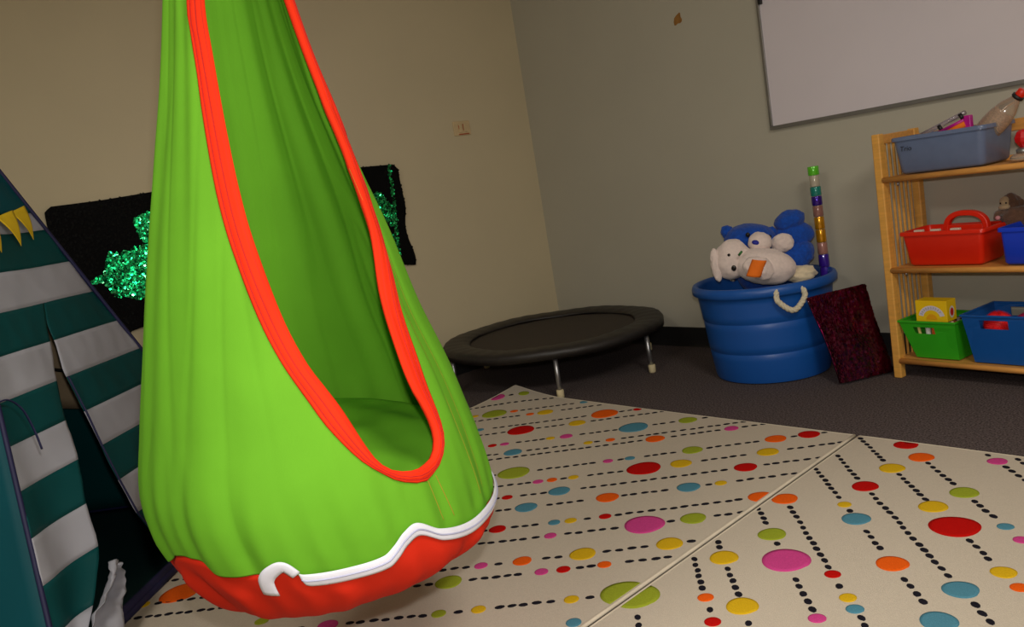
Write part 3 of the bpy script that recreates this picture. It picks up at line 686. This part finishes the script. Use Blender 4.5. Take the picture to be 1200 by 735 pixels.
t = thing('plush_rabbit', (-1.97, 2.82, .40), 'white plush animal with orange patch at the front of the tub', 'plush toy')
blob('head', (-2.010, 2.79, .500), (.070, .058, .082), m_plwhite, t, rot=basis(-.25), seed=5)
blob('body', (-1.900, 2.845, .458), (.122, .075, .074), m_plwhite, t, rot=basis(-.25), seed=6)
blob('ear', (-2.050, 2.738, .487), (.022, .018, .068), m_plwhite, t, .0025, basis(.05), 4, 7)
blob('ear', (-1.945, 2.815, .515), (.055, .022, .020), m_plwhite, t, .0025, basis(-.55), 4, 8)
blob('eye', (-1.985, 2.740, .525), (.006, .006, .006), m_eye, t, 0, basis(), 3)
blob('eye', (-1.975, 2.748, .470), (.010, .006, .012), m_eye, t, 0, basis(), 3)
blob('paw', (-1.880, 2.775, .463), (.060, .030, .044), m_plwhite, t, .003, basis(-.45), 4, 9)
def patchf(u, v):
    a = basis(.0); q = Vector((-1.868, 2.742, .466))+vr*((u-.5)*.052+(v-.5)*.030)+vu*((v-.5)*.062-(u-.5)*.012)
    return q-vf*(.004-.04*(u-.5)**2*4*.3)
tag(MB().grid(patchf, 8, 8).build('felt_patch', m_orange, t, solid=.003), 'orange felt patch')
MB().tube([Vector((-1.94, 2.742, .522)), Vector((-1.925, 2.742, .536))], .005, 8).build('care_tag', mat('green_tag', hx(60, 120, 60), .7), t)
t = thing('plush_bear', (-1.87, 3.02, .40), 'blue plush toy with white paw propped at the back right of the tub', 'plush toy')
blob('body', (-1.882, 3.05, .548), (.078, .058, .060), m_plblue, t, rot=basis(0), seed=11)
blob('head', (-1.888, 3.04, .612), (.062, .055, .042), m_plblue, t, rot=basis(.25), seed=12)
blob('leg', (-1.840, 3.04, .478), (.040, .045, .048), m_plblue, t, seed=13)
blob('torso', (-1.885, 3.03, .46), (.070, .065, .075), m_plblue, t, seed=14)
blob('paw', (-1.885, 2.965, .530), (.046, .030, .038), m_plwhite, t, .002, basis(.1), 4, 15)
t = thing('plush_lamb', (-1.82, 2.98, .36), 'cream plush lump beside the tube at the right rim of the tub', 'plush toy')
blob('body', (-1.815, 2.960, .402), (.060, .050, .034), m_plcream, t, .004, basis(.05), 4, 21)
tt = thing('reward_tube', (-1.811, 3.137, .08), 'tall slim tube of stacked coloured segments with green cap standing in the tub', 'tube')
zs = [(.814, .776, hx(95, 200, 40), .022, 'cap'), (.776, .731, hx(190, 180, 160), .019, 'segment'), (.731, .692, hx(20, 130, 118), .0215, 'segment'), (.692, .653, hx(64, 28, 150), .021, 'segment'), (.653, .607, hx(150, 105, 95), .020, 'segment'), (.607, .555, hx(214, 150, 20), .020, 'segment'), (.555, .501, hx(214, 150, 20), .020, 'segment'), (.501, .452, hx(170, 120, 110), .020, 'segment'), (.452, .40, hx(60, 30, 150), .021, 'segment'), (.40, .10, hx(60, 30, 150), .020, 'segment')]
for i, (a, b, c, r, nm) in enumerate(zs):
    cx = lambda z: Vector((-1.811-(z-.4)*.012, 3.137-(z-.4)*.0, z))
    mm = mat('tube_segment_colour', c, .18, metal=.55 if i in (5, 6, 3) else .1, var=.03, coat=.5)
    ob = MB().tube([cx(a-.001), cx(lerp(a, b, .1)), cx(lerp(a, b, .9)), cx(b+.001)], [r*.93, r, r, r*.93], 24).build(nm, mm, tt, angle=40)

# ------------------------------------------------------------ magenta sequin cushion
pc = thing('sequin_cushion', (-1.55, 2.9, 0), 'dark magenta sequin cushion leaning between the blue tub and the shelf', 'cushion')
QBL, QBR, QTL, QTR = Vector((-1.604, 2.799, .012)), Vector((-1.500, 2.995, .012)), Vector((-1.700, 2.800, .334)), Vector((-1.572, 2.992, .348))
qn = (QBR-QBL).cross(QTL-QBL).normalized()
if qn.dot(Vector((0, 0, .9))-QBL) < 0: qn = -qn
def qp(u, v, side):
    b = .020*((1-abs(2*u-1)**3)*(1-abs(2*v-1)**3))**.6
    pin = .006*(math.sin(v*PI))*(1 if u > .5 else -1)*abs(2*u-1)
    return QBL.lerp(QBR, u).lerp(QTL.lerp(QTR, u), v)+qn*side*(b+.002)-(QBR-QBL).normalized()*pin+qn*(.004*math.sin(u*7+v*5))
mb = MB().grid(lambda u, v: qp(u, v, 1), 30, 40); mb.grid(lambda u, v: qp(u, v, -1), 30, 40)
mb.build('cover', m_magcloth, pc)
edge = [qp(k/12, 0, 0) for k in range(12)]+[qp(1, k/16, 0) for k in range(16)]+[qp(1-k/12, 1, 0) for k in range(12)]+[qp(0, 1-k/16, 0) for k in range(16)]
MB().tube(edge, .0045, 8, closed=True).build('piping', m_seqm, pc)
sequins('sequins', m_seqm, lambda u, v: (qp(u, v, 1), qn), 5200, .0056, pc, lambda p: True, .055, 8, 'overlapping magenta sequins')
# ------------------------------------------------------------ shelf unit
S0 = Vector((-1.457, 2.946, 0)); SA = math.radians(-6)
EX = Vector((math.cos(SA), math.sin(SA), 0)); EY = Vector((-math.sin(SA), math.cos(SA), 0))
def SF(s, d, z): return S0+EX*s+EY*d+Vector((0, 0, z))
shelf = thing('wooden_shelf_unit', S0, 'open honey pine three-tier shelf unit against the right-hand wall', 'shelf')
SW, SD = .86, .262
for s in (0, SW):
    for d in (0, SD-.032):
        MB().box((s-.014, d, 0), (s+.016, d+.032, .90), SF).build('upright', m_wood, shelf, smooth=False, bevel=.004)
    for z in (.862, .050, .385):
        MB().box((s-.010, .03, z), (s+.012, SD-.03, z+.034 if z > .8 else z+.022), SF).build('side_rail', m_woodx, shelf, smooth=False, bevel=.003)
    for d in (.052, .080, .108, .136, .164, .192):
        MB().box((s-.004, d, .06), (s+.004, d+.008, .866), SF).build('side_slat', m_wood, shelf, smooth=False, bevel=.0015)
for z in (.746, .417, .077):
    MB().box((.016, .004, z-.018), (SW-.014, SD-.006, z-.003), SF).build('shelf_board', m_woodx, shelf, smooth=False)
    MB().tube([SF(.014, .006, z-.011), SF(SW-.012, .006, z-.011)], .0105, 14).build('front_rail', m_woodx, shelf)
    MB().box((.014, SD-.020, z-.02), (SW-.012, SD, z+.012), SF).build('back_rail', m_woodx, shelf, smooth=False, bevel=.003)
MB().box((.014, SD-.020, .838), (SW-.012, SD-.002, .878), SF).build('back_rail', m_woodx, shelf, smooth=False, bevel=.003)
for s, z in ((.060, .716), (.060, .390)):
    MB().tube([SF(s, .02, z+.008), SF(s, .02, z-.006)], .004, 10).build('shelf_pin', m_steel, shelf)

def rrect(s0, s1, d0, d1, r, z, n=6):
    pts = []
    for cx, cy, a0 in ((s1-r, d1-r, 0), (s0+r, d1-r, PI/2), (s0+r, d0+r, PI), (s1-r, d0+r, 1.5*PI)):
        for k in range(n+1):
            a = a0+PI/2*k/n; pts.append(SF(cx+r*math.cos(a), cy+r*math.sin(a), z))
    return pts
def bin_mesh(s0, s1, d0, d1, z0, z1, inset, lip, r, th=.003):
    """rounded tapered open container"""
    mb = MB(); L = []
    ring = lambda g, z, rr: L.append(rrect(s0+g, s1-g, d0+g, d1-g, max(.003, rr), z))
    ring(inset+.008, z0, r-.006); ring(inset, z0+.008, r); ring(lip+.001, z1-.014, r); ring(0, z1-.013, r); ring(0, z1-.003, r); ring(.0015, z1, r)
    ring(lip+th, z1, r); ring(lip+th, z1-.012, r); ring(inset+th, z0+.01, r); ring(inset+.012, z0+.004, r-.006)
    n = len(L[0]); vs = [v for l in L for v in l]
    fs = [(i*n+k, i*n+(k+1) % n, (i+1)*n+(k+1) % n, (i+1)*n+k) for i in range(len(L)-1) for k in range(n)]
    fs += [tuple(range(n))[::-1], tuple((len(L)-1)*n+k for k in range(n))]
    return mb.add(vs, fs)
def basket(name, s0, s1, d0, d1, z0, z1, il, ir, id_, slot, m, label, cat):
    """straight-sided tapered basket with a handle slot in its front wall; corners sharp"""
    root = thing(name, SF((s0+s1)/2, (d0+d1)/2, z0), label, cat)
    P = lambda u, dd, v: SF(lerp(s0+il*(1-v), s1-ir*(1-v), u), dd, lerp(z0, z1, v))
    df = lambda v: d0+id_*(1-v); db = lambda v: d1-id_*(1-v)
    mb = MB()
    def q(fn, u0, u1, v0, v1): mb.add([fn(u0, v0), fn(u1, v0), fn(u1, v1), fn(u0, v1)], [(0, 1, 2, 3)])
    front = lambda u, v: P(u, df(v), v); back = lambda u, v: P(u, db(v), v)
    left = lambda u, v: P(0, lerp(df(v), db(v), u), v); right = lambda u, v: P(1, lerp(df(v), db(v), u), v)
    for fn in (front, back):
        a, b, c, e = slot
        us, vs_ = [0, a, b, 1], [0, c, e, 1]
        for i in range(3):
            for j in range(3):
                if i == 1 and j == 1: continue
                q(fn, us[i], us[i+1], vs_[j], vs_[j+1])
    q(left, 0, 1, 0, 1); q(right, 0, 1, 0, 1)
    mb.add([P(0, df(0), 0), P(1, df(0), 0), P(1, db(0), 0), P(0, db(0), 0)], [(0, 1, 2, 3)])
    bm = bmesh.new(); mbo = mb.build('basket_wall', m, root, smooth=False, solid=.0028)
    bm.from_mesh(mbo.data); bmesh.ops.remove_doubles(bm, verts=bm.verts, dist=.0003); bm.to_mesh(mbo.data); bm.free()
    rim = MB(); c4 = [P(0, d0, 1), P(1, d0, 1), P(1, d1, 1), P(0, d1, 1)]
    path = []
    for i in range(4):
        for k in range(6): path.append(c4[i].lerp(c4[(i+1) % 4], k/6))
    rim.box((s0-.004, d0-.005, z1-.006), (s1+.004, d0+.004, z1+.001), SF); rim.box((s0-.004, d1-.004, z1-.006), (s1+.004, d1+.005, z1+.001), SF)
    rim.box((s0-.005, d0, z1-.006), (s0+.004, d1, z1+.001), SF); rim.box((s1-.004, d0, z1-.006), (s1+.005, d1, z1+.001), SF)
    rim.build('basket_rim', m, root, smooth=False, bevel=.0015)
    return root

# top tier
b1 = thing('storage_bin', SF(.2, .12, .746), 'translucent smoky blue bin with handwritten label on the top shelf', 'bin')
bin_mesh(.045, .372, .012, .235, .747, .877, .018, .006, .022).build('bin_body', m_binclear, b1, angle=50)
cu = bpy.data.curves.new('handwriting', 'FONT'); cu.body = 'Trio'; cu.size = .024; cu.extrude = .0002; cu.shear = .2
to = bpy.data.objects.new('tmp_text', cu); C.objects.link(to)
dg = bpy.context.evaluated_depsgraph_get(); me = bpy.data.meshes.new_from_object(to.evaluated_get(dg)); bpy.data.objects.remove(to)
me.materials.clear(); me.materials.append(mat('black_marker', hx(20, 20, 28), .6))
ho = bpy.data.objects.new('handwriting', me); C.objects.link(ho)
tilt = math.atan2(.012, .11)
mt = Matrix.Rotation(SA, 4, 'Z') @ Matrix.Rotation(PI/2+tilt, 4, 'X'); mt.translation = SF(.080, .0172, .828); ho.parent = b1
mt.translation -= b1.location; ho.matrix_local = mt
bt = thing('sensory_bottle', SF(.30, .13, .83), 'clear plastic bottle of beads with red cap lying in the top bin', 'bottle')
a_ = SF(.276, .12, .805); b_ = SF(.440, .13, .960); ax_ = (b_-a_); Lb = ax_.length; q_ = ax_.to_track_quat('Z', 'Y')
fr_ = lambda v: a_+q_ @ Vector(v)
def bl(prof, name, m, par, seg=28): return MB().lathe(prof, (0, 0, 0), seg, fr=fr_).build(name, m, par)
m_clear = mat('clear_brown_plastic', hx(232, 215, 195), .08, trans=.75, var=.02)
bl([(.001, 0), (.028, .003), (.038, .012), (.040, .10), (.038, .13), (.030, .165), (.017, .195), (.0125, .205), (.0125, .222)], 'bottle_body', m_clear, bt)
bl([(.001, .02), (.030, .02), (.031, .10), (.028, .14), (.001, .145)], 'bead_filling', mat('tan_beads', hx(225, 185, 155), .4, var=.3, scale=160, bump=.8, bscale=300), bt)
bl([(.0145, .212), (.015, .214), (.015, .230), (.013, .233), (.001, .233)], 'bottle_cap', m_tubred, bt)
bl([(.0135, .200), (.019, .203), (.019, .212), (.0135, .213)], 'neck_ring', m_blackpl, bt)
ty = thing('viewing_tube', SF(.2, .11, .87), 'clear stick toy with magenta and orange ends poking out of the top bin', 'toy')
m_clr2 = mat('clear_acrylic', hx(225, 210, 215), .08, trans=.7)
MB().tube([SF(.09, .12, .868), SF(.262, .12, .926)], .0075, 14).build('clear_rod', m_clr2, ty)
m_mag = mat('magenta_plastic', hx(190, 20, 140), .35)
MB().tube([SF(.185, .085, .872), SF(.285, .09, .905)], .0065, 12).build('magenta_bar', m_mag, ty)
MB().box((.275, .08, .870), (.297, .10, .915), SF).build('magenta_end', m_mag, ty, smooth=False, bevel=.003)
MB().tube([SF(.215, .08, .866), SF(.278, .084, .888)], .010, 12).build('orange_core', m_orange, ty)
for s, z in ((.188, .888), (.262, .915)): MB().tube([SF(s-.004, .09, z+.008), SF(s+.006, .09, z-.010)], .0065, 12).build('black_cap', m_blackpl, ty)
jr = thing('glass_jar', SF(.455, .07, .746), 'small clear jar with metal collar and red top on the top shelf', 'jar')
JB = SF(.462, .07, .7465)
MB().lathe([(.001, .0), (.038, .001), (.042, .006), (.040, .016), (.030, .021), (.022, .024)], JB, 32).build('jar_base', m_clear, jr)
MB().lathe([(.017, .022), (.022, .023), (.024, .034), (.017, .040), (.012, .042)], JB, 32).build('metal_collar', m_steel, jr)
MB().lathe([(.010, .040), (.014, .044), (.026, .060), (.028, .072), (.020, .090), (.012, .096), (.001, .098)], JB, 8).build('red_top', mat('red_gloss', hx(205, 10, 22), .25), jr, angle=20)

# middle tier
cd = thing('tool_caddy', SF(.19, .1, .417), 'bright red plastic caddy with arched carry handle on the middle shelf', 'caddy')
bin_mesh(.046, .345, .012, .205, .418, .541, .020, .007, .016).build('caddy_body', m_tubred, cd, angle=50)
hp = [SF(.176, .105, .50), SF(.178, .105, .548), SF(.190, .105, .572), SF(.215, .105, .585), SF(.245, .105, .587), SF(.275, .105, .583), SF(.298, .105, .570), SF(.309, .105, .548), SF(.311, .105, .50)]
hb = MB(); pts = spline(hp, 40); vs = []
for i, p in enumerate(pts):
    tg = (pts[min(i+1, 39)]-pts[max(i-1, 0)]).normalized(); nn = EY.cross(tg)
    for a, b in ((-.010, -.012), (-.010, .012), (.008, .012), (.008, -.012)): vs.append(p+nn*a+EY*b)
hb.add(vs, [(i*4+k, i*4+(k+1) % 4, (i+1)*4+(k+1) % 4, (i+1)*4+k) for i in range(39) for k in range(4)]+[(3, 2, 1, 0), (156, 157, 158, 159)])
hb.build('carry_handle', m_tubred, cd, smooth=False, bevel=.003)
MB().box((.066, .102, .424), (.325, .108, .520), SF).build('divider', m_tubred, cd, smooth=False)
MB().box((.184, .095, .500), (.303, .115, .548), SF).build('handle_web', m_tubred, cd, smooth=False, bevel=.003)
for k, s in enumerate((.105, .165, .235)):
    tag(MB().box((s-.016, .040, .430), (s+.016, .056, .5445), SF).build('marker_box', mat('cream_card', hx(225, 200, 180), .7), smooth=False, bevel=.002),
        ['small cream card at the left end of the red caddy', 'small cream card second from left in the red caddy', 'small cream card below the red caddy handle'][k], 'card', 'cards standing in the red caddy')
bb = thing('storage_bin', SF(.53, .1, .417), 'royal blue plastic bin beside the red caddy on the middle shelf', 'bin')
bin_mesh(.388, .66, .006, .205, .418, .541, .012, .006, .012).build('bin_body', m_tubblue, bb, angle=50)
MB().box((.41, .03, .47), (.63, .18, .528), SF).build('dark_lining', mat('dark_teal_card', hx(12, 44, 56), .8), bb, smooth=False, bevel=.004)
mk = thing('plush_monkey', SF(.36, .17, .5), 'brown plush monkey with tan face peeking over the blue bin', 'plush toy')
sb = Matrix((EX, EY, Vector((0, 0, 1)))).transposed()
blob('head', SF(.356, .185, .603), (.030, .028, .031), m_plbrown, mk, .002, sb, 4, 31)
blob('face', SF(.346, .163, .606), (.017, .012, .021), m_pltan, mk, .001, sb, 3, 32)
blob('muzzle', SF(.346, .158, .592), (.018, .013, .010), m_pltan, mk, .001, sb, 3, 33)
for s in (.338, .356): blob('eye', SF(s, .150, .606), (.0028, .0025, .0032), m_eye, mk, 0, sb, 2)
blob('ear', SF(.388, .185, .600), (.010, .008, .013), m_plbrown, mk, .001, sb, 3, 34)
blob('body', SF(.372, .185, .555), (.050, .038, .038), m_plbrown, mk, .002, sb, 4, 35)
MB().tube([SF(.345, .17, .575), SF(.325, .15, .570), SF(.335, .125, .560)], [.014, .012, .010], 14).build('arm', m_plbrown, mk)
blob('paw', SF(.342, .118, .561), (.008, .008, .008), mat('pink_felt', hx(190, 130, 135), .9), mk, 0, sb, 3)

# bottom tier
gb = basket('storage_basket', .018, .224, .010, .205, .079, .218, .046, .006, .022, (.22, .62, .66, .84), m_bgreen, 'bright green plastic basket with handle slot on the bottom shelf', 'basket')
cb = thing('crayon_box', SF(.14, .06, .215), 'yellow card crayon box lying across the green basket', 'box')
m_ycard = mat('yellow_card', hx(238, 196, 10), .5, var=.03)
YB0, YB1 = (.076, .030, .214), (.190, .092, .290)
MB().box(YB0, YB1, SF).build('card_box', m_ycard, cb, smooth=False, bevel=.0012)
ar = MB(); n = 30
for r0_, r1_ in ((.030, .047),):
    vs = []
    for k in range(n+1):
        a = PI*(.06+.88*k/n)
        for r_ in (r0_, r1_): vs.append(SF(.134-r_*math.cos(a)*1.02, .0292, .228+r_*math.sin(a)*.95))
    ar.add(vs, [(2*k, 2*k+1, 2*k+3, 2*k+2) for k in range(n)])
ar.build('white_arch_print', mat('lilac_white_print', hx(215, 208, 220), .5), cb, smooth=False)
gl = MB()
for k in range(10):
    a = PI*(.13+.074*k*1.0); r_ = .0385; c = Vector((-r_*math.cos(a)*1.02, r_*math.sin(a)*.95))
    up = Vector((-math.cos(a), math.sin(a))); sd = Vector((up.y, -up.x))
    for o_, h_ in ((-.0016, .005), (.0014, .0035)):
        q = [c+sd*(o_-.0006)-up*h_, c+sd*(o_+.0006)-up*h_, c+sd*(o_+.0006)+up*h_, c+sd*(o_-.0006)+up*h_]
        gl.add([SF(.134+p.x, .0288, .228+p.y) for p in q], [(0, 1, 2, 3)])
gl.build('arch_lettering', mat('grey_print', hx(130, 125, 140), .6), cb, smooth=False)
sun = [SF(.134, .0289, .222)]+[SF(.134-.020*math.cos(PI*k/14), .0289, .222+.020*math.sin(PI*k/14)) for k in range(15)]
MB().add(sun, [(0, k+1, k+2) for k in range(14)]).build('sun_print', mat('orange_print', hx(235, 165, 10), .5), cb, smooth=False)
for rr, mm, dd in ((.018, mat('white_print', hx(225, 215, 205), .5), .0003), (.012, mat('red_oval_print', hx(205, 40, 30), .5), .0006)):
    pts = [SF(.190+dd, .062+rr*.9*math.cos(2*PI*k/24), .246+rr*1.2*math.sin(2*PI*k/24)) for k in range(24)]
    MB().add(pts, [tuple(range(24))]).build('oval_print', mm, cb, smooth=False)
m_c = [hx(235, 215, 130), hx(225, 225, 220), hx(232, 100, 40), hx(220, 190, 160), hx(180, 60, 50)]
cl_ = ['cream crayon standing upright behind the left end of the green basket slot', 'white crayon seen through the green basket slot', 'orange crayon seen at the right end of the green basket slot', 'tan crayon lying in the green basket under the yellow box end', 'brick red crayon in the green basket right of the yellow box']
cp = [(.086, .050, .095, .078, .030, .211), (.108, .050, .100, .116, .030, .208), (.132, .050, .100, .138, .030, .205), (.10, .12, .200, .205, .05, .207), (.14, .15, .19, .207, .08, .198)]
for k in range(5):
    a = SF(*cp[k][:3]); b = SF(*cp[k][3:]); L_ = b-a
    cy = thing('crayon', a, cl_[k], 'crayon', 'crayons in the green basket')
    mm = mat('crayon_wax', m_c[k], .5)
    rr = .0055 if k != 1 and k != 2 else .009
    MB().tube([a, a+L_*.86], rr, 12).build('barrel', mm, cy, angle=40)
    MB().tube([a+L_*.86, a+L_*.87, a+L_], [rr, rr*.75, rr*.3], 12).build('tip', mm, cy, angle=40)
bk = basket('storage_basket', .250, .60, .008, .232, .079, .248, .026, .026, .020, (.16, .43, .72, .90), m_bblue, 'cobalt blue plastic basket holding spiky balls on the bottom shelf', 'basket')
def spiky(c, R, m, label, seed):
    root = thing('spiky_ball', c, label, 'ball', 'spiky rubber balls in the blue basket')
    MB().ball(c, R*.82, 3).build('core', m, root)
    bm = bmesh.new(); bmesh.ops.create_icosphere(bm, subdivisions=4, radius=1); mb = MB()
    for v in bm.verts:
        d = v.co.normalized(); a = d.cross(Vector((.3, .8, .5))).normalized(); b_ = d.cross(a); p = Vector(c)+d*R*.80; h = R*.34; w_ = R*.05
        mb.add([p+a*w_, p-a*w_*.5+b_*w_*.87, p-a*w_*.5-b_*w_*.87, p+d*h], [(0, 1, 3), (1, 2, 3), (2, 0, 3)])
    bm.free(); tag(mb.build('rubber_spikes', m, root), kind='stuff')
m_spr = mat('red_rubber', hx(240, 20, 30), .5); m_spm = mat('magenta_rubber', hx(175, 10, 75), .5)
spiky(SF(.345, .064, .206), .044, m_spr, 'red spiky rubber ball behind the slot of the blue basket', 1)
spiky(SF(.436, .075, .205), .042, m_spm, 'magenta spiky rubber ball right of the red one in the blue basket', 2)
